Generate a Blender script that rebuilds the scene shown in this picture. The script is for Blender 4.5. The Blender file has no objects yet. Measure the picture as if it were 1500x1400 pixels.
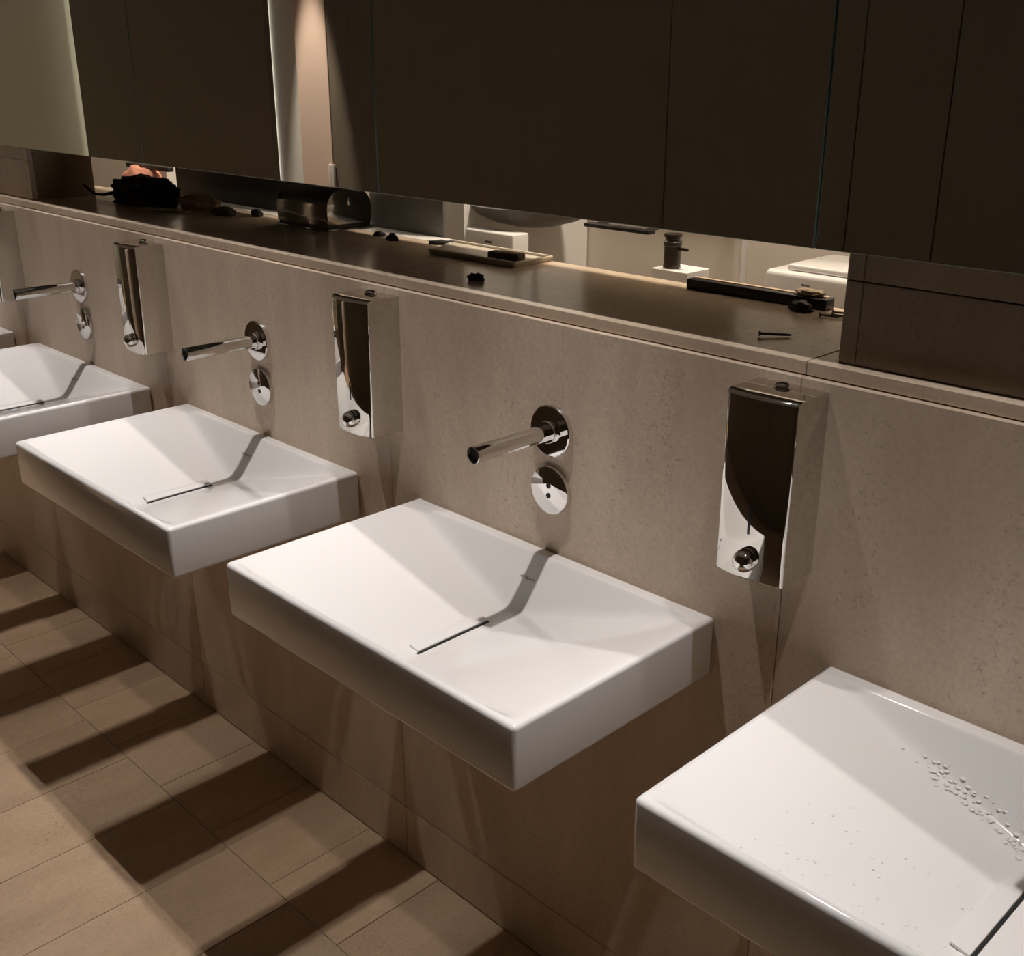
import bpy, bmesh, math, random
from mathutils import Matrix, Vector, noise
random.seed(7)
SC = bpy.context.scene
COL = SC.collection

# ------------------------------------------------------------------ camera
def Rz(a): return Matrix.Rotation(a, 4, 'Z')
def Rx(a): return Matrix.Rotation(a, 4, 'X')
cam_d = bpy.data.cameras.new('camera')
cam = bpy.data.objects.new('camera', cam_d); COL.objects.link(cam)
cam_d.sensor_fit = 'HORIZONTAL'; cam_d.sensor_width = 36.0
cam_d.lens = 36.0 * 1619.6 / 1500.0
cam_d.clip_start = 0.02
cam.matrix_world = Matrix.Translation((1.1285, -1.189, 1.5899)) @ Rz(0.7966) @ Rx(1.2111) @ Rz(-0.0014)
SC.camera = cam

# ------------------------------------------------------------------ world, colour management
wd = bpy.data.worlds.new('world'); SC.world = wd; wd.use_nodes = True
wd.node_tree.nodes['Background'].inputs[0].default_value = (0.02, 0.018, 0.016, 1)
vs = SC.view_settings
vs.view_transform = 'Standard'; vs.look = 'None'; vs.gamma = 1.0; vs.use_curve_mapping = False
vs.exposure = 0.0
SC.cycles.sample_clamp_indirect = 4.0
SC.cycles.max_bounces = 10
SC.cycles.diffuse_bounces = 4
SC.cycles.glossy_bounces = 6

# ------------------------------------------------------------------ key dimensions (metres)
S = 0.8366            # spacing of the basins
XJ = 0.4283           # first panel joint
ZB = 0.850            # basin rim height
W, D, H = 0.654, 0.402, 0.095
ZL = 1.2415           # ledge top
YL0, YL1 = 0.009, 0.320
ZM0, ZM1 = 1.382, 2.46   # mirrors
YM = -0.005
X0, X1 = -7.9, 2.1    # room ends
YW = -2.01            # face of the wood panelling opposite
ZC = 2.76             # ceiling
ZSF, YSF = 2.575, -0.2788   # added soffit that shades the stand-in lamps: underside and front edge
LAMP_Y, LAMP_Z = -0.262, 2.568

# lamps above the basins (their fixtures are built with the ceiling further down)
LAMP_W = 69.0; LCOL = (1.0, 0.945, 0.915)
for k in range(-2, 9):
    ld = bpy.data.lights.new('basin_downlight_lamp', 'SPOT')
    ld.energy = LAMP_W * (.84 if k == -1 else 1.0); ld.color = LCOL
    ld.spot_size = math.radians(55); ld.spot_blend = 1.0
    ld.shadow_soft_size = 0.016
    lo = bpy.data.objects.new('basin_downlight_lamp', ld); COL.objects.link(lo)
    lo.location = (-S * k, LAMP_Y, LAMP_Z)
    # added lamp standing in for the downlight's reflection off the mirrors: the edge of the soffit keeps its light off the wall
    ld = bpy.data.lights.new('added_mirror_bounce_lamp', 'SPOT')
    ld.energy = LAMP_W * (0.34 if k == -1 else 0.52); ld.color = LCOL
    ld.spot_size = math.radians(55); ld.spot_blend = 1.0; ld.shadow_soft_size = 0.0006
    lo = bpy.data.objects.new('added_mirror_bounce_lamp', ld); COL.objects.link(lo)
    lo.location = (-S * k, -0.29, 2.745)

# ------------------------------------------------------------------ materials
def new_mat(name):
    m = bpy.data.materials.new(name); m.use_nodes = True
    nt = m.node_tree
    return m, nt, nt.nodes['Principled BSDF']
def N(nt, t, **kw):
    n = nt.nodes.new(t)
    for k, v in kw.items(): setattr(n, k, v)
    return n
def plain(name, col, rough=0.5, metal=0.0, spec=0.5, coat=0.0, bump=0.0, bscale=60):
    m, nt, b = new_mat(name)
    b.inputs['Base Color'].default_value = (*col, 1)
    b.inputs['Roughness'].default_value = rough
    b.inputs['Metallic'].default_value = metal
    b.inputs['Specular IOR Level'].default_value = spec
    b.inputs['Coat Weight'].default_value = coat
    b.inputs['Coat Roughness'].default_value = 0.05
    n = N(nt, 'ShaderNodeTexNoise'); n.inputs['Scale'].default_value = bscale
    g = N(nt, 'ShaderNodeNewGeometry')
    nt.links.new(g.outputs['Position'], n.inputs['Vector'])
    if bump:
        bp = N(nt, 'ShaderNodeBump'); bp.inputs['Strength'].default_value = bump; bp.inputs['Distance'].default_value = 0.002
        nt.links.new(n.outputs['Fac'], bp.inputs['Height']); nt.links.new(bp.outputs[0], b.inputs['Normal'])
    mr = N(nt, 'ShaderNodeMapRange')
    mr.inputs['To Min'].default_value = max(rough - 0.03, 0); mr.inputs['To Max'].default_value = rough + 0.03
    nt.links.new(n.outputs['Fac'], mr.inputs['Value'])
    if rough > 0.02: nt.links.new(mr.outputs[0], b.inputs['Roughness'])
    return m

def stone(name, c1, c2, rough, vert=True, var=0.10, speck=0.32, spec=0.4):
    """taupe limestone: cloudy tone, drawn-out veins, dark pin holes; tone shifts a little from slab to slab"""
    m, nt, b = new_mat(name); L = nt.links.new
    g = N(nt, 'ShaderNodeNewGeometry'); oi = N(nt, 'ShaderNodeObjectInfo')
    off = N(nt, 'ShaderNodeVectorMath', operation='MULTIPLY_ADD')
    cmb = N(nt, 'ShaderNodeCombineXYZ')
    for i in range(3): L(oi.outputs['Random'], cmb.inputs[i])
    L(cmb.outputs[0], off.inputs[0]); off.inputs[1].default_value = (7.3, 5.1, 9.7); L(g.outputs['Position'], off.inputs[2])
    mp = N(nt, 'ShaderNodeMapping')
    mp.inputs['Scale'].default_value = (5.0, 5.0, 1.3) if vert else (6.0, 2.0, 4.0)
    L(off.outputs[0], mp.inputs['Vector'])
    n1 = N(nt, 'ShaderNodeTexNoise'); n1.inputs['Scale'].default_value = 1.6; n1.inputs['Detail'].default_value = 5; n1.inputs['Roughness'].default_value = 0.6
    L(mp.outputs[0], n1.inputs['Vector'])
    r1 = N(nt, 'ShaderNodeValToRGB')
    r1.color_ramp.elements[0].position = 0.30; r1.color_ramp.elements[0].color = (*c1, 1)
    r1.color_ramp.elements[1].position = 0.72; r1.color_ramp.elements[1].color = (*c2, 1)
    L(n1.outputs['Fac'], r1.inputs['Fac'])
    # fine grain
    n2 = N(nt, 'ShaderNodeTexNoise'); n2.inputs['Scale'].default_value = 160; n2.inputs['Detail'].default_value = 3
    L(off.outputs[0], n2.inputs['Vector'])
    # pin holes gathered in patches along the veins
    n3 = N(nt, 'ShaderNodeTexNoise'); n3.inputs['Scale'].default_value = 150; n3.inputs['Detail'].default_value = 2
    L(off.outputs[0], n3.inputs['Vector'])
    mp2 = N(nt, 'ShaderNodeMapping'); mp2.inputs['Scale'].default_value = (9, 9, 2.2) if vert else (7, 7, 7)
    L(off.outputs[0], mp2.inputs['Vector'])
    n4 = N(nt, 'ShaderNodeTexNoise'); n4.inputs['Scale'].default_value = 1.3; n4.inputs['Detail'].default_value = 3
    L(mp2.outputs[0], n4.inputs['Vector'])
    a = N(nt, 'ShaderNodeMath', operation='MULTIPLY_ADD'); L(n4.outputs['Fac'], a.inputs[0]); a.inputs[1].default_value = 0.55; L(n3.outputs['Fac'], a.inputs[2])
    hole = N(nt, 'ShaderNodeMapRange'); hole.inputs['From Min'].default_value = 0.97; hole.inputs['From Max'].default_value = 1.06
    L(a.outputs[0], hole.inputs['Value'])
    mg = N(nt, 'ShaderNodeMix', data_type='RGBA', blend_type='MULTIPLY'); mg.inputs['Factor'].default_value = 1.0
    gr = N(nt, 'ShaderNodeMapRange'); gr.inputs['From Min'].default_value = 0.25; gr.inputs['From Max'].default_value = 0.75
    gr.inputs['To Min'].default_value = 0.90; gr.inputs['To Max'].default_value = 1.08
    L(n2.outputs['Fac'], gr.inputs['Value'])
    L(r1.outputs['Color'], mg.inputs[6]); L(gr.outputs[0], mg.inputs[7])
    mh = N(nt, 'ShaderNodeMix', data_type='RGBA', blend_type='MIX')
    hs = N(nt, 'ShaderNodeMath', operation='MULTIPLY'); L(hole.outputs[0], hs.inputs[0]); hs.inputs[1].default_value = speck
    L(hs.outputs[0], mh.inputs['Factor']); L(mg.outputs[2], mh.inputs[6]); mh.inputs[7].default_value = (c1[0] * .35, c1[1] * .3, c1[2] * .28, 1)
    hv = N(nt, 'ShaderNodeHueSaturation')
    v = N(nt, 'ShaderNodeMapRange'); v.inputs['To Min'].default_value = 1 - var; v.inputs['To Max'].default_value = 1 + var
    L(oi.outputs['Random'], v.inputs['Value']); L(v.outputs[0], hv.inputs['Value'])
    L(mh.outputs[2], hv.inputs['Color']); L(hv.outputs['Color'], b.inputs['Base Color'])
    rr = N(nt, 'ShaderNodeMapRange'); rr.inputs['To Min'].default_value = rough * .8; rr.inputs['To Max'].default_value = rough * 1.25
    L(n1.outputs['Fac'], rr.inputs['Value']); L(rr.outputs[0], b.inputs['Roughness'])
    b.inputs['Specular IOR Level'].default_value = spec
    bp = N(nt, 'ShaderNodeBump', invert=True); bp.inputs['Strength'].default_value = 0.25; bp.inputs['Distance'].default_value = 0.001
    L(hole.outputs[0], bp.inputs['Height']); L(bp.outputs[0], b.inputs['Normal'])
    return m

def wood(name, c1, c2, rough):
    m, nt, b = new_mat(name); L = nt.links.new
    g = N(nt, 'ShaderNodeNewGeometry'); mp = N(nt, 'ShaderNodeMapping')
    mp.inputs['Scale'].default_value = (28, 28, 1.6); L(g.outputs['Position'], mp.inputs['Vector'])
    n = N(nt, 'ShaderNodeTexNoise'); n.inputs['Scale'].default_value = 2.0; n.inputs['Detail'].default_value = 6
    L(mp.outputs[0], n.inputs['Vector'])
    r = N(nt, 'ShaderNodeValToRGB')
    r.color_ramp.elements[0].position = .3; r.color_ramp.elements[0].color = (*c1, 1)
    r.color_ramp.elements[1].position = .7; r.color_ramp.elements[1].color = (*c2, 1)
    L(n.outputs['Fac'], r.inputs['Fac']); L(r.outputs['Color'], b.inputs['Base Color'])
    b.inputs['Roughness'].default_value = rough
    b.inputs['Specular IOR Level'].default_value = .25
    return m

def emit(name, col, strength):
    m, nt, b = new_mat(name)
    b.inputs['Base Color'].default_value = (*col, 1)
    b.inputs['Emission Color'].default_value = (*col, 1)
    b.inputs['Emission Strength'].default_value = strength
    return m

M = {}
M['stone'] = stone('taupe_stone', (.53, .412, .307), (.71, .575, .442), .42)
M['stone_dark'] = stone('polished_brown_stone', (.28, .21, .145), (.37, .285, .20), .16, spec=.5)
M['ledge'] = stone('polished_ledge_stone', (.57, .45, .34), (.67, .54, .41), .19, vert=False, var=.03, spec=.2)
M['tile'] = stone('beige_floor_stone', (.385, .265, .165), (.495, .35, .228), .45, vert=False, var=.08, speck=.4)
M['grout'] = plain('grout', (.40, .305, .205), .8)
M['joint'] = plain('pale_joint_and_reflection', (.62, .52, .42), .7)  # pale tone also paints the reflection line across the pier
M['ceramic'] = plain('white_glazed_ceramic', (.86, .84, .82), .10, coat=.6)
M['chrome'] = plain('chrome', (.78, .77, .76), .025, 1.0)
M['chrome_dull'] = plain('slightly_dulled_chrome', (.66, .64, .60), .03, 1.0)
M['steel'] = plain('smoky_polished_steel', (.26, .245, .215), .09, 1.0)
M['black'] = plain('black_plastic', (.012, .012, .013), .35)
M['hole'] = plain('black_hollow', (.006, .006, .006), .6)
M['print'] = plain('dark_grey_print', (.07, .065, .06), .5)
M['mirror'] = plain('mirror_silvering', (.80, .81, .79), .0, 1.0)
M['glass_edge'] = plain('greenish_glass_edge', (.16, .21, .18), .15, 0.0, spec=.8)
M['board'] = plain('backing_board', (.05, .045, .04), .7)
M['wood'] = wood('dark_wenge_veneer', (.158, .130, .092), (.168, .138, .098), .5)
M['door'] = wood('grey_brown_door_laminate', (.13, .11, .085), (.16, .135, .10), .5)
M['plaster'] = plain('pale_grey_plaster', (.62, .60, .54), .8, bump=.05)
M['jamb'] = plain('pinkish_stone_jamb', (.60, .46, .37), .6)
M['white_wall'] = plain('cream_painted_wall', (.74, .68, .60), .75)
M['white_paint'] = plain('white_paint', (.82, .80, .77), .6)
M['ceiling'] = plain('ceiling_paint', (.55, .53, .50), .85)
M['grey_panel'] = plain('dull_grey_sheet_metal', (.16, .155, .14), .5)
M['grey_hood'] = plain('dark_grey_pressed_metal', (.13, .125, .115), .45)
M['bag'] = plain('black_nylon_fabric', (.012, .012, .013), .75, bump=.6, bscale=90)
M['salmon'] = plain('salmon_fabric', (.62, .27, .18), .8, bump=.4, bscale=80)
M['cloth'] = plain('brown_work_cloth', (.50, .38, .26), .9, bump=.5, bscale=120)
M['cloth_dark'] = plain('dark_brown_rag', (.11, .085, .06), .9, bump=.5, bscale=120)
M['paper'] = plain('crumpled_pale_paper', (.62, .56, .52), .85, bump=.3)
M['rubber'] = plain('dark_rubber', (.02, .018, .016), .55)
M['screw'] = plain('blackened_screw_steel', (.09, .08, .07), .32, .9)
M['tray'] = plain('pale_plastic', (.55, .49, .40), .35)
M['droplet'] = plain('clear_droplets_on_glaze', (.88, .86, .84), .015, coat=1.0)
M['led'] = emit('led_cool', (1.0, 0.96, .74), 62.0)
M['led2'] = emit('led_white', (1.0, .97, .90), 4.5)
M['lamp'] = emit('lamp_lens', (1.0, .85, .66), 8.0)

# ------------------------------------------------------------------ mesh helpers
def add_box(bm, x0, x1, y0, y1, z0, z1, bev=0.0, seg=2):
    t = bmesh.new()
    bmesh.ops.create_cube(t, size=1)
    bmesh.ops.scale(t, vec=(abs(x1 - x0), abs(y1 - y0), abs(z1 - z0)), verts=t.verts)
    bmesh.ops.translate(t, vec=((x0 + x1) / 2, (y0 + y1) / 2, (z0 + z1) / 2), verts=t.verts)
    if bev: bmesh.ops.bevel(t, geom=t.edges[:], offset=bev, segments=seg, profile=.5, affect='EDGES')
    merge(bm, t)
def merge(bm, t):
    me = bpy.data.meshes.new('tmp'); t.to_mesh(me); t.free(); bm.from_mesh(me); bpy.data.meshes.remove(me)
def add_lathe(bm, prof, axis='Z', loc=(0, 0, 0), seg=40):
    """prof: list of (r, h); spun about axis through loc"""
    t = bmesh.new(); rings = []
    for r, h in prof:
        ring = []
        if r < 1e-7: ring = [t.verts.new((0, 0, h))]
        else:
            for i in range(seg):
                a = 2 * math.pi * i / seg; ring.append(t.verts.new((r * math.cos(a), r * math.sin(a), h)))
        rings.append(ring)
    for A, B in zip(rings, rings[1:]):
        for i in range(seg):
            j = (i + 1) % seg
            if len(A) == 1 and len(B) == 1: continue
            if len(A) == 1: t.faces.new((A[0], B[i], B[j]))
            elif len(B) == 1: t.faces.new((A[i], B[0], A[j]))
            else: t.faces.new((A[i], B[i], B[j], A[j]))
    if axis == 'Y-':   # +h points to -Y (out of the wall)
        bmesh.ops.rotate(t, cent=(0, 0, 0), matrix=Matrix.Rotation(math.radians(90), 3, 'X'), verts=t.verts)
    elif axis == 'X':
        bmesh.ops.rotate(t, cent=(0, 0, 0), matrix=Matrix.Rotation(math.radians(90), 3, 'Y'), verts=t.verts)
    bmesh.ops.translate(t, vec=loc, verts=t.verts)
    bmesh.ops.recalc_face_normals(t, faces=t.faces)
    merge(bm, t)
def add_extrude(bm, poly, axis, a0, a1, bev=0.0, seg=3, pick=None):
    """poly: 2-D outline; axis 'Z' -> (x,y), axis 'X' -> (y,z), axis 'Y' -> (x,z)"""
    t = bmesh.new()
    def P(p, a): return {'Z': (p[0], p[1], a), 'X': (a, p[0], p[1]), 'Y': (p[0], a, p[1])}[axis]
    A = [t.verts.new(P(p, a0)) for p in poly]; B = [t.verts.new(P(p, a1)) for p in poly]
    t.faces.new(A); t.faces.new(B[::-1])
    n = len(poly)
    for i in range(n):
        j = (i + 1) % n; t.faces.new((A[i], A[j], B[j], B[i]))
    bmesh.ops.recalc_face_normals(t, faces=t.faces)
    if bev:
        ed = [e for e in t.edges if (pick(e) if pick else e.calc_face_angle(0) > .6)]
        bmesh.ops.bevel(t, geom=ed, offset=bev, segments=seg, profile=.5, affect='EDGES')
    merge(bm, t)
def add_tube(bm, pts, r, seg=8):
    t = bmesh.new(); rings = []
    pts = [Vector(p) for p in pts]
    rr = r if isinstance(r, (list, tuple)) else [r] * len(pts)
    for i, p in enumerate(pts):
        d = (pts[min(i + 1, len(pts) - 1)] - pts[max(i - 1, 0)]).normalized()
        u = d.cross(Vector((0, 0, 1)));
        if u.length < 1e-3: u = d.cross(Vector((1, 0, 0)))
        u.normalize(); v = d.cross(u)
        rings.append([t.verts.new(p + (u * math.cos(2 * math.pi * k / seg) + v * math.sin(2 * math.pi * k / seg)) * rr[i]) for k in range(seg)])
    for A, B in zip(rings, rings[1:]):
        for k in range(seg): t.faces.new((A[k], A[(k + 1) % seg], B[(k + 1) % seg], B[k]))
    t.faces.new(rings[0][::-1]); t.faces.new(rings[-1])
    bmesh.ops.recalc_face_normals(t, faces=t.faces)
    merge(bm, t)
def add_lump(bm, c, size, seed, amp=.25, freq=2.5, flat=True, sub=4, boxy=1.0):
    """soft crumpled lump resting on its base at c (cloth, rags, bags)"""
    t = bmesh.new(); bmesh.ops.create_icosphere(t, subdivisions=sub, radius=1.0)
    for v in t.verts:
        p = v.co.copy()
        n1 = noise.noise(p * freq + Vector((seed * 3.1, seed * 1.7, seed)))
        n2 = noise.noise(p * freq * 2.7 + Vector((seed, seed * 2.3, 4.1)))
        p = Vector([math.copysign(abs(a) ** boxy, a) for a in p])
        v.co = p * (1 + amp * n1 + amp * .5 * n2)
        if flat and v.co.z < -.55: v.co.z = -.55
    for v in t.verts:
        v.co = Vector((v.co.x * size[0] / 2 + c[0], v.co.y * size[1] / 2 + c[1], (v.co.z + (.55 if flat else 1)) / (1.55 if flat else 2) * size[2] + c[2]))
    merge(bm, t)
def smooth(me, ang=35):
    me.shade_smooth()
    me.set_sharp_from_angle(angle=math.radians(ang))
def obj(name, bm, mat, parent=None, ang=35):
    me = bpy.data.meshes.new(name); bm.to_mesh(me); bm.free()
    me.materials.append(M[mat] if isinstance(mat, str) else mat)
    smooth(me, ang)
    o = bpy.data.objects.new(name, me); COL.objects.link(o)
    if parent: o.parent = parent
    return o
def box(name, x0, x1, y0, y1, z0, z1, mat, parent=None, bev=0.0, seg=2):
    bm = bmesh.new(); add_box(bm, x0, x1, y0, y1, z0, z1, bev, seg); return obj(name, bm, mat, parent)
def tag(o, label, cat, group=None):
    o['label'] = label; o['category'] = cat
    if group: o['group'] = group
    return o
def thing(name, label, cat, loc=(0, 0, 0), group=None):
    o = bpy.data.objects.new(name, None); COL.objects.link(o); o.location = loc; o.empty_display_size = .05
    return tag(o, label, cat, group)
def struct(o): o['kind'] = 'structure'; return o
def dup(root, loc, label, group=None):
    r = root.copy(); COL.objects.link(r); r.location = loc; r['label'] = label
    if group: r['group'] = group
    for ch in list(root.children):
        c = ch.copy(); COL.objects.link(c); c.parent = r
        for g in list(ch.children):
            d = g.copy(); COL.objects.link(d); d.parent = c
    return r

# ------------------------------------------------------------------ floor
fl = struct(box('floor', X0, X1, -2.30, 0.02, -0.06, -0.0025, 'grout'))
TW = 0.2325
bmc = {}
rows = [(-0.26, 0.0), (-0.86, -0.26), (-1.46, -0.86), (-2.06, -1.46)]
for ri, (ya, yb) in enumerate(rows):
    off = 0.0 if ri % 2 else -0.07
    n0 = int((X0 - 1) / TW); n1 = int((X1 + 1) / TW)
    for i in range(n0, n1):
        xa = -1.167 + off + (i + 5) * TW; xb = xa + TW
        xa2, xb2 = max(xa, X0), min(xb, X1)
        if xb2 - xa2 < .02: continue
        key = (ri, round(xb2 - xa2, 3))
        if key not in bmc:
            t = box('tile', -(xb2 - xa2) / 2 + .0008, (xb2 - xa2) / 2 - .0008, -(yb - ya) / 2 + .0008, (yb - ya) / 2 - .0008, -.010, 0, 'tile', fl, .0007, 1)
            bmc[key] = t.data
        else:
            t = bpy.data.objects.new('tile', bmc[key]); COL.objects.link(t); t.parent = fl
        t.location = ((xa2 + xb2) / 2, (ya + yb) / 2, 0)

# ------------------------------------------------------------------ basin wall with its stone panels
wb = struct(box('wall_back', X0, X1, 0.018, YL1, 0, ZL - .02, 'grout'))
ZJ = 0.128
pm = {}
k = -2
while XJ - S * (k + 1) > X0 - S:
    xb = XJ - S * k; xa = xb - S
    xa2, xb2 = max(xa, X0), min(xb, X1)
    if xb2 - xa2 > .05:
        for nm, z0, z1 in (('a', 0.0, ZJ - .0008), ('b', ZJ + .0008, 1.2225)):
            key = (nm, round(xb2 - xa2, 3))
            if key not in pm:
                t = box('stone_panel', -(xb2 - xa2) / 2 + .0007, (xb2 - xa2) / 2 - .0007, 0, .018, z0, z1, 'stone', wb, .0008, 1); pm[key] = t.data
            else:
                t = bpy.data.objects.new('stone_panel', pm[key]); COL.objects.link(t); t.parent = wb
            t.location = ((xa2 + xb2) / 2, 0, 0)
    k += 1
# ledge of stone slabs on top of the wall
lg = thing('stone_ledge', 'long polished stone ledge on top of the washbasin wall', 'ledge', (0, 0, ZL))
k = -2
while XJ - S * (k + 1) > X0 - S:
    xb = XJ - S * k; xa = xb - S
    xa2, xb2 = max(xa, X0), min(xb, X1)
    if xb2 - xa2 > .05:
        key = ('l', round(xb2 - xa2, 3))
        if key not in pm:
            t = box('ledge_slab', -(xb2 - xa2) / 2 + .0006, (xb2 - xa2) / 2 - .0009, YL0, YL1, -.0175, 0, 'ledge', lg, .0010, 1); pm[key] = t.data
        else:
            t = bpy.data.objects.new('ledge_slab', pm[key]); COL.objects.link(t); t.parent = lg
        t.location = ((xa2 + xb2) / 2, 0, 0)
    k += 1

# ------------------------------------------------------------------ piers, bulkhead, mirrors
XP0, XP1 = -1.975, 0.459     # the opening under the mirrors lies between these
wu = struct(box('wall_upper', X0, X1, 0.021, YL1, ZM0 + .01, ZSF - .001, 'board'))
def pier(name, x0, x1, m, yb=YL1):
    p = struct(box(name, x0, x1, 0.040, yb, ZL + .0005, ZM0 + .0095, 'joint'))
    edges = [x0]
    if x0 > 0: edges += [x0 + .022, min(x0 + S, x1), x1] if x0 + S < x1 - .05 else [x0 + .022, x1]
    else:
        e = x1 - .022; edges = [x1, e]
        while e > x0 + .1: e = max(e - S, x0); edges.append(e)
        edges = edges[::-1]
    for a, b_ in zip(edges, edges[1:]):
        for z0, z1 in ((ZL + .0005, 1.3435), (1.3450, ZM0 + .009)):  # gap between courses shows the pale line painted for a reflection
            box('stone_slab', a + .0005, b_ - .0005, .031, .0395, z0, z1, m, p, .0008, 1)
    xr = x1 if x0 < 0 else x0
    box('reveal_slab', xr - (.0 if x0 < 0 else .008), xr + (.008 if x0 < 0 else 0), .045, yb, ZL + .0005, ZM0 + .009, 'stone_dark', p, .0006, 1)
    return p
pier('wall_pier_1', XP1, X1, 'stone_dark')
pier('wall_pier_2', X0, XP0, 'stone', .204)
mlabels = {
 -2: 'frameless wall mirror beyond the dark stone pier, farther from the screw',
 -1: 'frameless wall mirror over the dark stone pier right of the screw',
  0: 'frameless wall mirror above the ledge with the screw and pale tray',
  1: 'frameless wall mirror above the steel paper dispenser',
  2: 'frameless wall mirror above the black bag',
  3: 'frameless wall mirror over the edge of the pale stone pier, next to the bag mirror',
  4: 'frameless wall mirror second past the one above the black bag',
  5: 'frameless wall mirror third past the one above the black bag'}
mproto = None
for k in range(-2, 6):
    xb = XJ + .004 - S * k
    lab = mlabels[k]
    loc = (xb - S / 2, 0, ZM0)
    if mproto is None:
        w2 = S / 2 - .0012
        mproto = thing('wall_mirror', lab, 'mirror', loc, 'mirrors hung edge to edge over the ledge')
        gl = box('glass', -w2, w2, YM, YM + .006, 0, ZM1 - ZM0, 'glass_edge', mproto, .0006, 1)
        bm = bmesh.new()
        vsq = [bm.verts.new(p) for p in ((-w2 + .0012, YM - .0002, .0012), (w2 - .0012, YM - .0002, .0012), (w2 - .0012, YM - .0002, ZM1 - ZM0 - .0012), (-w2 + .0012, YM - .0002, ZM1 - ZM0 - .0012))]
        bm.faces.new(vsq); obj('silvered_face', bm, 'mirror', mproto)
        box('backing_board', -w2 + .004, w2 - .004, YM + .0062, .0208, .012, ZM1 - ZM0 - .01, 'board', mproto)
    else: dup(mproto, loc, lab)

# ------------------------------------------------------------------ opposite wall, end walls, ceiling
wf = struct(box('wall_front', X0, X1, -2.30, YW - .040, 0, ZC, 'plaster'))
struct(box('wall_left', X0 - .1, X0, -2.30, 0.32, 0, ZC, 'plaster'))
struct(box('wall_right', X1, X1 + .1, -2.30, 0.32, 0, ZC, 'wood'))
struct(box('ceiling_added_baffle', X0, X1, YSF, 0.30, ZSF, ZC, 'ceiling'))  # added out of view; its edge cuts the mirror-bounce lamps' light
struct(box('ceiling', X0 - .1, X1 + .1, -2.30, 1.6, ZC, ZC + .08, 'ceiling'))
def wood_run(name, x0, x1, joints, label):
    t = thing(name, label, 'wood panelling', (0, YW, 0))
    ed = [x0] + joints + [x1]
    for a, b_ in zip(ed, ed[1:]):
        box('wood_panel', a + .002, b_ - .002, -.028, 0, .01, ZC - .02, 'wood', t, .001, 1)
    box('batten', x0 + .25, x1 - .25, -.0395, -.0285, .2, 2.3, 'board', t)
    return t
wood_run('wood_panelling', -5.985, -3.84, [], 'floating dark wood panel lit from behind at both edges')
wood_run('wood_panelling', -3.005, X1 - .01, [-1.364, -.644, -.359, .55], 'long run of dark wood panelling with thin vertical joints')
for x, sgn, mt, lb in ((-5.955, 1, 'led', 'greenish light strip behind the wood panel edge beside the pale wall'), (-3.87, -1, 'led2', 'white light strip behind the wood panel edge beside the door')):
    o = box('light_strip', *((x - .006, x + .006, YW - .0385, YW - .0295) if sgn < 0 else (-5.991, -5.9852, YW - .037, YW - .014)), .05, ZC - .1, mt); tag(o, lb, 'light strip')
# door with its jamb in the recess
dj = struct(box('trim_1', -3.625, -3.372, YW - .0395, YW - .02, 0, 2.3, 'jamb', None, .002, 1))
d1 = struct(box('door_1', -3.366, -3.012, YW - .0395, YW - .022, .01, 2.3, 'door', None, .002, 1))
hb = bmesh.new()
add_box(hb, -.026, -.006, 0, .012, -.09, .055, .004, 3); add_box(hb, .004, .022, 0, .016, -.09, .055, .004, 3)
M['satin'] = plain('satin_metal', (.85, .83, .78), .45, .6)
h = obj('door_handle', hb, 'satin'); h.location = (-3.369, YW - .020, 1.08)
tag(h, 'small chrome twin-plate pull on the door edge seen in the mirror', 'handle')

# ------------------------------------------------------------------ ceiling downlights
dp = None
for k in range(-1, 4):
    lab = {-1: 'recessed ceiling downlight over the wet washbasin', 0: 'recessed ceiling downlight over the washbasin under the pale tray',
           1: 'recessed ceiling downlight over the washbasin under the steel dispenser', 2: 'recessed ceiling downlight over the washbasin under the black bag',
           3: 'recessed ceiling downlight over the washbasin past the black bag'}[k]
    if dp is None:
        dp = thing('downlight', lab, 'downlight', (-S * k, LAMP_Y, ZSF), 'ceiling downlights over the basins')
        bm = bmesh.new(); add_lathe(bm, [(.0105, 0), (.0105, -.003), (.0155, -.003), (.016, -.0015), (.016, 0)], seg=24); obj('trim_ring', bm, 'chrome', dp)
        bm = bmesh.new(); add_lathe(bm, [(0, -.001), (.0103, -.001)], seg=24); obj('lens', bm, 'lamp', dp)
    else: dup(dp, (-S * k, LAMP_Y, ZSF), lab)

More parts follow.
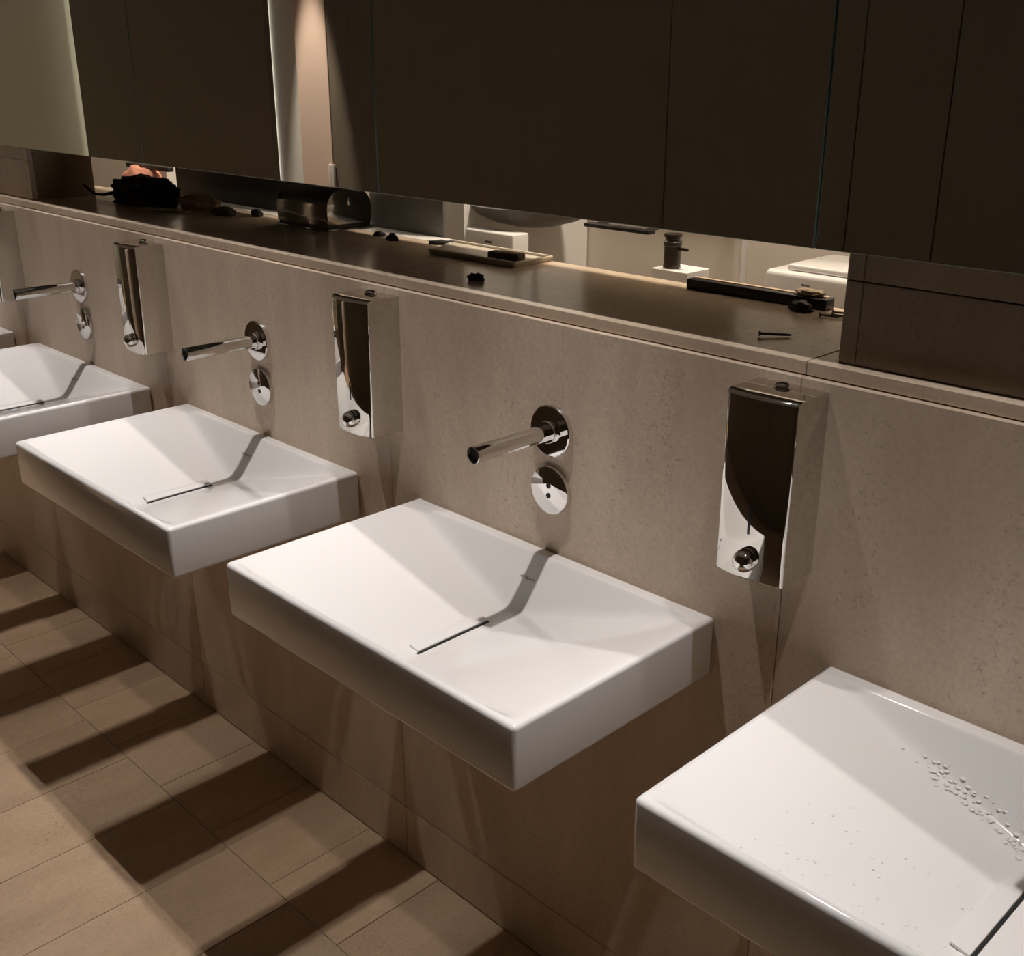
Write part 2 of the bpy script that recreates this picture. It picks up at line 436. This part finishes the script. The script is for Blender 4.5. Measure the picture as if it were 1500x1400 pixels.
# ------------------------------------------------------------------ washbasins
RB = 0.007
def basin_z(x, y):
    zl = ZB - (x + .318) * (.0835 / .318); zr = ZB - (.318 - x) * (.0835 / .318)
    zbk = ZB - (-.024 - y) * (.0835 / .064); zf = ZB - (y + .392) * (.0835 / .066)
    zs = [zl, zr, zbk, zf]; kk = 170.0; m_ = max(zs)
    z = m_ + math.log(sum(math.exp(kk * (a - m_)) for a in zs)) / kk
    k2 = 700.0; a, b_ = z, ZB
    mn = min(a, b_)
    return mn - math.log(math.exp(-k2 * (a - mn)) + math.exp(-k2 * (b_ - mn))) / k2 + math.log(2) / k2 * 0
def make_basin_mesh():
    bm = bmesh.new()
    t = bmesh.new(); bmesh.ops.create_cube(t, size=1)
    bmesh.ops.scale(t, vec=(W, D, H), verts=t.verts); bmesh.ops.translate(t, vec=(0, -D / 2, ZB - H / 2), verts=t.verts)
    bmesh.ops.bevel(t, geom=t.edges[:], offset=RB, segments=4, profile=.5, affect='EDGES')
    tops = [f for f in t.faces if f.normal.z > .999 and f.calc_area() > .1]
    bmesh.ops.delete(t, geom=tops, context='FACES_ONLY')
    merge(bm, t)
    hx = W / 2 - RB
    fine = [0, .001, .002, .003, .004, .006, .009]
    n = 150
    xs = [-hx + f for f in fine] + [-hx + .012 + (2 * hx - .024) * i / n for i in range(n + 1)] + [hx - f for f in fine[::-1]]
    y0, y1 = -RB, -(D - RB)
    def around(c): return [c + d for d in (.006, .004, .003, .002, .001, 0, -.001, -.002, -.003, -.004, -.006)]
    n = 110
    ys = [y0] + around(-.024) + [-.033 - (.392 - .009 - .033) * i / n for i in range(n + 1)] + [v for v in around(-.392) if v > y1 + .0005] + [y1]
    ys = sorted(set(round(v, 5) for v in ys), reverse=True)
    nx, ny = len(xs) - 1, len(ys) - 1
    g = []
    for j, y in enumerate(ys):
        row = []
        for i, x in enumerate(xs):
            e = min(i, nx - i, j, ny - j)
            z = ZB if e == 0 else basin_z(x, y)
            # narrow drain slot cut along the bottom of the valley
            row.append(bm.verts.new((x, y, z)))
        g.append(row)
    for j in range(ny):
        for i in range(nx):
            bm.faces.new((g[j][i], g[j + 1][i], g[j + 1][i + 1], g[j][i + 1]))
    bmesh.ops.recalc_face_normals(bm, faces=bm.faces)
    return bm
blab = {
 -1: 'white rectangular ceramic washbasin wet with water droplets',
  0: 'white rectangular ceramic washbasin under the pale tray, between two soap dispensers',
  1: 'white rectangular ceramic washbasin under the steel paper dispenser',
  2: 'white rectangular ceramic washbasin under the black bag on the ledge',
  3: 'white rectangular ceramic washbasin past the black bag, at the pale stone pier'}
bp_ = None
for k in (-1, 0, 1, 2, 3):
    loc = (-S * k, 0, 0)
    if bp_ is None:
        bp_ = thing('washbasin', blab[k], 'washbasin', loc, 'washbasins along the wall')
        obj('bowl', make_basin_mesh(), 'ceramic', bp_, 70)
        # drain: dark slot with a ceramic cover strip lying beside it
        zv = ZB - .0835 + math.log(2) / 170
        bm = bmesh.new(); add_box(bm, -.0005, .0034, -.283, -.138, zv - .004, zv + .0012); obj('drain_slot', bm, 'hole', bp_)
        bm = bmesh.new()
        add_extrude(bm, [(-.022, zv + .0040), (-.022, zv + .0075), (-.0008, zv + .0032), (-.0008, zv - .0020)], 'Y', -.279, -.138, .0008, 2)
        obj('drain_cover', bm, 'ceramic', bp_)
        cu = bpy.data.curves.new('logo', 'FONT'); cu.body = 'VITRUVIT'; cu.size = .0062; cu.align_x = 'CENTER'; cu.extrude = .0001
        to = bpy.data.objects.new('logo', cu); COL.objects.link(to)
        bpy.context.view_layer.update()
        me = bpy.data.meshes.new_from_object(to.evaluated_get(bpy.context.evaluated_depsgraph_get()))
        bpy.data.objects.remove(to); me.materials.append(M['print'])
        lo = bpy.data.objects.new('maker_mark', me); COL.objects.link(lo); lo.parent = bp_
        yy = -.052; zz = basin_z(0, yy)
        lo.location = (0, yy - .0004, zz + .0005); lo.rotation_euler = (math.atan(.0835 / .064), 0, 0)
        lo.scale = (1.25, 1, 1)
        first_basin = bp_
    else: dup(bp_, loc, blab[k])
# water droplets lying in the wet basin
bm = bmesh.new(); rd = random.Random(3)
for i in range(150):
    if i < 60: x = rd.uniform(-.22, -.02); y = rd.uniform(-.37, -.20)
    else:
        f = rd.random(); x = -.17 + .17 * f + rd.gauss(0, .012); y = -.06 - .03 * f + rd.gauss(0, .008)
    if y > -.03 or abs(x) > .3: continue
    r = rd.uniform(.0008, .0020) if i < 60 else rd.uniform(.0015, .0038)
    t = bmesh.new(); bmesh.ops.create_uvsphere(t, u_segments=10, v_segments=6, radius=r)
    bmesh.ops.scale(t, vec=(1, 1, .28), verts=t.verts); bmesh.ops.translate(t, vec=(x, y, basin_z(x, y) + r * .2), verts=t.verts); merge(bm, t)
dr = obj('water_droplets', bm, 'droplet', first_basin); dr['kind'] = 'stuff'

# ------------------------------------------------------------------ taps and sensor plates
ZE, ZS, XE = 1.0545, 0.9560, 0.0045
tp = None
tl = {-1: 'chrome wall spout tap over the wet washbasin', 0: 'chrome wall spout tap over the washbasin below the pale tray',
      1: 'chrome wall spout tap over the washbasin below the steel paper dispenser', 2: 'chrome wall spout tap over the washbasin below the black bag'}
sl = {-1: 'round chrome sensor plate over the wet washbasin', 0: 'round chrome sensor plate over the washbasin below the pale tray',
      1: 'round chrome sensor plate over the washbasin below the steel paper dispenser', 2: 'round chrome sensor plate over the washbasin below the black bag'}
sp = None
for k in (-1, 0, 1, 2):
    loc = (XE - S * k, 0, ZE)
    if tp is None:
        tp = thing('wall_tap', tl[k], 'tap', loc, 'wall taps above the basins')
        bm = bmesh.new(); add_lathe(bm, [(.0150, .0095), (.0395, .0095), (.0412, .0082), (.0418, .006), (.0418, 0)], 'Y-', seg=64); obj('wall_plate', bm, 'chrome', tp)
        bm = bmesh.new(); add_lathe(bm, [(.0180, .0092), (.0180, .0160), (.0172, .0172), (.0134, .0172)], 'Y-', seg=48); obj('collar', bm, 'chrome', tp)
        bm = bmesh.new(); add_lathe(bm, [(.0134, .005), (.0134, .1690), (.0126, .1700), (.0118, .1700), (.0114, .1690), (.0114, .1600)], 'Y-', seg=48); spo = obj('spout', bm, 'chrome', tp)
        bm = bmesh.new(); add_lathe(bm, [(0, .1655), (.0114, .1655)], 'Y-', seg=32); obj('spout_mouth', bm, 'hole', spo)
    else: dup(tp, loc, tl[k])
    loc = (XE - S * k, 0, ZS)
    if sp is None:
        sp = thing('sensor_plate', sl[k], 'sensor plate', loc, 'sensor plates under the taps')
        bm = bmesh.new(); add_lathe(bm, [(0, .0095), (.0375, .0095), (.0392, .0085), (.0398, .0065), (.0398, 0)], 'Y-', seg=64); obj('cover_disc', bm, 'chrome', sp)
        for dz in (.0085, -.0085):
            bm = bmesh.new(); add_lathe(bm, [(.0046, .0095), (.0046, .0101), (0, .0101)], 'Y-', (0, 0, dz), 24); obj('sensor_eye', bm, 'hole', sp)
    else: dup(sp, loc, sl[k])

# ------------------------------------------------------------------ soap dispensers
ZD, DH, DW = 1.2110, 0.2455, 0.102
dl = {0: 'tall chrome soap dispenser on the wall below the long screw', 1: 'tall chrome soap dispenser on the wall below the pale tray',
      2: 'tall chrome soap dispenser on the wall below the dark rag and black board', 3: 'tall chrome soap dispenser on the wall below the pale stone pier'}
dd_ = None
def disp_outline(w=DW / 2, ys=.070, yc=.0765, n=14):
    pts = [(w, 0), (w, -ys)]
    for i in range(1, n):
        f = i / n; x = w - 2 * w * f; pts.append((x, -(ys + (yc - ys) * (1 - (x / w) ** 2))))
    return pts + [(-w, -ys), (-w, 0)]
for k in (0, 1, 2, 3):
    loc = (.4183 - S * k, 0, ZD - DH)
    if dd_ is None:
        dd_ = thing('soap_dispenser', dl[k], 'soap dispenser', loc, 'soap dispensers between the basins')
        bm = bmesh.new()
        t = bmesh.new(); add_extrude(t, disp_outline(), 'Z', 0, DH)
        bmesh.ops.remove_doubles(t, verts=t.verts, dist=1e-6)
        def ok(e): return e.calc_face_angle(0) > .5 and min(v.co.y for v in e.verts) < -.001
        bmesh.ops.bevel(t, geom=[e for e in t.edges if ok(e) and min(v.co.z for v in e.verts) > DH - 1e-5 and max(v.co.y for v in e.verts) < -.03], offset=.010, segments=6, profile=.5, affect='EDGES')
        bmesh.ops.bevel(t, geom=[e for e in t.edges if ok(e) and max(v.co.z for v in e.verts) < DH - .004], offset=.004, segments=4, profile=.5, affect='EDGES')
        merge(bm, t)
        obj('case', bm, 'chrome_dull', dd_, 28)
        bm = bmesh.new(); add_lathe(bm, [(.0115, 0), (.0115, .0015), (.0100, .0045), (.0065, .0065), (0, .0072)], 'Z', (-.004, -.018, DH)); obj('lock_cap', bm, 'chrome', dd_)
        bm = bmesh.new(); add_lathe(bm, [(.0135, .074), (.0150, .0775), (.0150, .0815), (.0138, .0870), (.0110, .0910), (.006, .0935), (0, .0942)], 'Y-', (0, 0, .029), 40); obj('push_button', bm, 'chrome', dd_)
        bm = bmesh.new(); add_box(bm, -.0020, .0020, -.0768, -.075, .064, .098, .0006, 2); wn = obj('level_window', bm, 'black', dd_)
    else: dup(dd_, loc, dl[k])

# ------------------------------------------------------------------ things lying on the ledge
# long screw
def screw(name, label, p, ang, L, r, mat='screw', group=None):
    t = thing(name, label, 'screw', (p[0], p[1], ZL), group)
    t.rotation_euler = (0, 0, ang)
    bm = bmesh.new(); z = r * 2.1
    pts, rs = [], []
    n = int(L / (r * .55))
    for i in range(n + 1):
        f = i / n; pts.append((f * L, 0, z - (r * .9) * f))
        rr = r * (1.0 if i % 2 else .72) if f > .12 else r * .8
        rs.append(rr if f < .86 else rr * max(.08, (1 - f) / .14))
    add_tube(bm, pts, rs, 10); obj('shank', bm, mat, t)
    bm = bmesh.new(); add_lathe(bm, [(r * .8, r * 1.6), (r * 2.0, 0), (r * 1.9, -r * .35), (0, -r * .45)], 'X', (0, 0, z), 20); obj('head', bm, mat, t)
    return t
screw('screw', 'single long dark screw lying near the front of the ledge', (.312, .078), math.radians(43), .046, .0021)
for i, (x, y, a, l) in enumerate([(.305, .243, .5, .030), (.318, .256, .3, .032), (.309, .272, .65, .028)]):
    screw('screw', 'short dark screw in the little heap at the end of the black bar', (x, y), a, l, .0019, group='short screws by the black bar')
# black bar with the dusty top edge
t = thing('black_bar', 'long flat black bar lying along the back of the ledge', 'bar', (.155, .295, ZL))
bm = bmesh.new(); add_box(bm, -.120, .135, -.012, .012, 0, .0165, .0012, 2); obj('profile', bm, 'black', t)
bm = bmesh.new(); add_box(bm, -.118, .128, .004, .0115, .0165, .0178, .0005, 1); obj('dusty_edge', bm, 'cloth', t)
t.rotation_euler = (0, 0, .02)
o = obj('plug', (lambda b: (add_lump(b, (0, 0, 0), (.036, .024, .016), 5, .3, 2.2, True, 3), b)[1])(bmesh.new()), 'rubber'); o.location = (.262, .262, ZL)
tag(o, 'small black crumpled plug against the front of the black bar', 'plug')
o = obj('rag', (lambda b: (add_lump(b, (0, 0, 0), (.050, .020, .010), 9, .3, 2.6, True, 3), b)[1])(bmesh.new()), 'cloth'); o.location = (.254, .297, ZL + .0178)
tag(o, 'scrap of ochre foam on top of the black bar', 'scrap')
# pale tray with a dark eraser-like block
t = thing('tray', 'pale shallow tray with a dark pad on the back of the ledge', 'tray', (-.43, .262, ZL))
bm = bmesh.new(); add_extrude(bm, [(-.100, -.052), (.128, -.046), (.126, .055), (-.160, .056)], 'Z', 0, .006, .0012, 2); obj('base', bm, 'tray', t)
bm = bmesh.new(); add_tube(bm, [(-.100, -.052, .008), (.128, -.046, .008)], .0035, 8); add_tube(bm, [(.128, -.046, .008), (.126, .055, .008)], .0028, 8); add_tube(bm, [(-.160, .056, .008), (.126, .055, .008)], .003, 8); obj('rim', bm, 'tray', t)
o = obj('sanding_pad', (lambda b: (add_box(b, -.036, .036, -.013, .013, 0, .014, .004, 3), b)[1])(bmesh.new()), 'cloth_dark'); o.location = (-.352, .245, ZL + .006); o.rotation_euler = (0, 0, .15)
tag(o, 'small dark brown pad lying in the pale tray', 'pad')
# scraps
scr = [((-.258, .082), .030, .014, 11, 'small dark scrap near the front of the ledge below the tray'),
       ((-.782, .284), .028, .010, 12, 'small flat dark scrap beside the steel paper dispenser'),
       ((-.711, .262), .026, .016, 13, 'dark rounded scrap between the steel paper dispenser and the tray'),
       ((-.600, .305), .060, .009, 14, 'flat black strip at the end of the pale tray')]
for (x, y), s, hh, sd, lab in scr:
    bm = bmesh.new(); add_lump(bm, (0, 0, 0), (s, s * .32, hh), sd * 1.3, .45, 2.4, True, 3)
    o = obj('scrap', bm, 'rubber'); o.location = (x, y, ZL); o.rotation_euler = (0, 0, .6); tag(o, lab, 'scrap')
# steel paper dispenser lying on the ledge
t = thing('paper_dispenser', 'polished steel paper dispenser with domed lid lying on the ledge', 'paper dispenser', (-1.005, .300, ZL))
hw, hd, hh = .095, .062, .095
prof = [(-hd, .012), (-hd, .050)]
for i in range(1, 12):
    a = math.pi * i / 12; prof.append((-hd * math.cos(a), .050 + (hh - .050) * math.sin(a)))
prof += [(hd, .050), (hd, .012)]
bm = bmesh.new(); add_extrude(bm, prof, 'X', -hw, hw, .003, 3, pick=lambda e: abs(e.verts[0].co.x - e.verts[1].co.x) < 1e-5); obj('cover', bm, 'steel', t, 30)
bm = bmesh.new(); add_box(bm, -hw - .002, hw + .003, -hd - .003, hd + .003, 0, .0045, .001, 2); obj('back_plate', bm, 'steel', t)
bm = bmesh.new(); add_box(bm, -hw + .004, hw - .002, -hd + .003, hd - .003, .0045, .012); obj('shadow_gap', bm, 'black', t)
bm = bmesh.new(); add_lathe(bm, [(.011, 0), (.011, .0015), (.008, .003), (0, .003)], 'X', (hw, .004, .062), 24); lk = obj('lock', bm, 'steel', t)
bm = bmesh.new(); add_box(bm, hw + .0028, hw + .0036, .002, .006, .050, .064); obj('keyhole', bm, 'hole', lk)
t.rotation_euler = (0, 0, .02)
# black bag with its loose strap
t = thing('bag', 'crumpled black fabric tool bag with a loose strap on the ledge', 'bag', (-1.69, .215, ZL))
bm = bmesh.new(); add_lump(bm, (0, 0, 0), (.215, .115, .066), 2.2, .24, 3.2, True, 5, .62); obj('body', bm, 'bag', t, 60)
bm = bmesh.new(); add_tube(bm, [(-.09, -.01, .022), (-.13, -.02, .020), (-.17, -.035, .012), (-.215, -.04, .010), (-.24, -.045, .022), (-.262, -.05, .034)], [.007, .005, .004, .0035, .004, .003], 8); obj('strap', bm, 'bag', t)
bm = bmesh.new(); add_tube(bm, [(-.085, .01, .030), (-.11, .005, .046), (-.10, .0, .060)], [.005, .003, .002], 8); obj('zip_pull', bm, 'bag', t)
# cloths and rags
def lump(name, p, size, seed, mat, lab, cat, amp=.25, z=ZL, rot=0):
    bm = bmesh.new(); add_lump(bm, (0, 0, 0), size, seed, amp, 2.2, True, 4); o = obj(name, bm, mat, None, 60); o.location = (p[0], p[1], z); o.rotation_euler = (0, 0, rot); return tag(o, lab, cat)
lump('rag', (-1.49, .262), (.17, .060, .034), 3.3, 'cloth', 'rumpled brown cloth beside the black bag', 'rag', .28)
lump('rag', (-1.33, .235), (.085, .045, .020), 4.1, 'cloth_dark', 'dark brown rag in front of the black board', 'rag')
lump('rag', (-1.25, .275), (.035, .025, .018), 6.1, 'rubber', 'small black lump between the rag and the steel paper dispenser', 'lump')
lump('paper', (-1.62, .298), (.15, .035, .014), 7.7, 'paper', 'crumpled pale paper behind the black bag', 'paper', .2)
o = box('strip', -.085, .085, -.012, .012, 0, .006, 'cloth', None, .001, 1); o.location = (-1.50, .165, ZL); o.rotation_euler = (0, 0, .25); tag(o, 'thin brown wood strip lying in front of the black bag', 'strip')

# ------------------------------------------------------------------ the room behind, seen through the gap
struct(box('wall_rear_far', -5.2, X1, 0.92, 1.0, 0, ZC, 'white_wall'))
rc = struct(box('wall_rear_added_dark_panel', -.745, -.29, 0.900, 0.9195, 1.305, ZC, 'wood'))  # added dark panel, out of direct view, to darken the ledge and its reflection
struct(box('wall_rear_left', -5.3, -5.2, 0.32, 1.0, 0, ZC, 'white_wall'))
struct(box('wall_rear_right', X1, X1 + .1, 0.32, 1.0, 0, ZC, 'white_wall'))
struct(box('floor_rear', -5.2, X1, 0.32, 0.92, -.06, 0, 'grout'))
struct(box('trim_2', -1.76, -.64, YL1 + .001, .372, ZL - .03, ZL - .001, 'white_paint'))      # white sill behind the ledge
struct(box('trim_3', -.288, -.276, .912, .9195, .6, 2.2, 'white_paint'))                      # bead on the far wall
o = box('grey_board', -.93, -.677, .374, .384, ZL - .03, 1.62, 'grey_panel', None, .0008, 1); tag(o, 'upright dull grey board behind the ledge beside the steel dispenser', 'board')
o = box('black_board', -1.815, -1.20, .374, .390, ZL - .03, 1.70, 'black', None, .0008, 1); tag(o, 'upright black board behind the ledge and the rags', 'board')
o = struct(box('wall_column', -.83, -.752, .50, .915, 0, ZC, 'white_paint'))
t = thing('switch_box', 'low white plastic box behind the pale tray', 'box', (-.665, .515, 1.13))
bm = bmesh.new(); add_box(bm, -.08, .075, -.02, .03, 0, .112, .004, 3); obj('case', bm, 'white_paint', t)
bm = bmesh.new(); add_box(bm, -.012, .008, -.0215, -.0195, .088, .092); obj('catch', bm, 'print', t)
t = thing('hood', 'curved dark grey metal bowl hanging behind the ledge', 'bowl', (-.685, .66, 1.235))
bm = bmesh.new()
add_lathe(bm, [(0, 0), (.05, .004), (.10, .017), (.135, .034), (.155, .055), (.150, .057), (.13, .040), (0, .010)], 'Z', (0, 0, 0), 48); obj('bowl', bm, 'grey_hood', t)
bm = bmesh.new(); add_tube(bm, [(0, 0, .008), (0, 0, .3), (0, 0, ZC - 1.235)], .006, 10); obj('rod', bm, 'grey_hood', t)
t = thing('rail', 'thin dark rail on a bracket in front of the far wall', 'rail', (-.36, .60, 1.263))
bm = bmesh.new(); add_box(bm, -.11, .065, -.012, .012, 0, .008, .002, 2); obj('bar', bm, 'black', t)
bm = bmesh.new(); add_tube(bm, [(-.09, 0, .004), (-.09, .32, .03)], .005, 8); add_tube(bm, [(.045, 0, .004), (.045, .32, .03)], .005, 8); obj('bracket', bm, 'black', t)
# stop valve on a white block
o = box('pedestal', -.158, -.076, .43, .50, 0.0, 1.234, 'white_paint', None, .003, 2); tag(o, 'slim white pedestal carrying the dark stop valve', 'pedestal')
t = thing('stop_valve', 'dark metal stop valve with a side lever on the white pedestal', 'valve', (-.130, .455, 1.234))
bm = bmesh.new(); add_lathe(bm, [(.016, -.0), (.0165, .002), (.0155, .008), (.0155, .040), (.017, .042), (.017, .048), (.0135, .051), (.0135, .055), (.0165, .057), (.0165, .062), (0, .062)]); obj('body', bm, 'screw', t)
bm = bmesh.new(); add_tube(bm, [(.014, 0, .036), (.034, 0, .036), (.037, 0, .036)], [.0033, .0033, .0022], 10); obj('lever', bm, 'screw', t)
# white ceramic cistern / basin edge further back
t = thing('ceramic_tank', 'white ceramic tank with a raised lid and faint dark mark', 'tank', (.10, .66, 1.0))
bm = bmesh.new(); add_box(bm, -.125, .30, -.06, .12, 0, .228, .010, 4); obj('tank_body', bm, 'ceramic', t)
bm = bmesh.new(); add_box(bm, -.085, .30, -.045, .11, .228, .240, .004, 3); obj('lid', bm, 'ceramic', t)
bm = bmesh.new(); add_box(bm, -.042, -.038, -.0608, -.0600, .206, .210); add_box(bm, -.037, -.026, -.0608, -.0600, .2065, .2085); obj('maker_mark', bm, 'print', t)
# left end behind the bag
o = box('white_post', -2.165, -2.110, .50, .55, 0, ZC, 'white_paint', None, .003, 2); tag(o, 'white post behind the black bag next to the black board', 'post')
lump('bundle', (-2.07, .40), (.20, .09, .076), 8.3, 'salmon', 'salmon pink bundle behind the black bag', 'bundle', .15, ZL - .012)
o = box('bundle_shelf', -2.26, -1.97, .345, .46, ZL - .03, ZL - .012, 'grey_panel', None, .001, 1); tag(o, 'small grey shelf carrying the salmon bundle', 'shelf')
o = box('dark_rail', -2.16, -1.90, .395, .415, 1.296, 1.309, 'black', None, .002, 1); o.rotation_euler = (0, 0, 0); tag(o, 'dark rail just above the salmon bundle', 'rail')

# lamp of the room behind
for x, e in ((-.1, 30.0), (-1.2, 24.0), (-2.4, 11.0), (-3.4, 5.0)):
    ld = bpy.data.lights.new('rear_ceiling_lamp', 'AREA'); ld.shape = 'RECTANGLE'; ld.size = .5; ld.size_y = .2; ld.energy = e; ld.color = (1, .86, .70)
    lo = bpy.data.objects.new('rear_ceiling_lamp', ld); COL.objects.link(lo); lo.location = (x, .62, ZC - .01)
# warm downlight over the door opposite
ld = bpy.data.lights.new('door_downlight_lamp', 'SPOT'); ld.energy = 250; ld.color = (1, .86, .74); ld.spot_size = math.radians(23); ld.spot_blend = .6; ld.shadow_soft_size = .02
lo = bpy.data.objects.new('door_downlight_lamp', ld); COL.objects.link(lo); lo.location = (-3.475, YW + .28, ZC - .03)
lo.rotation_euler = (math.radians(-9), 0, 0)
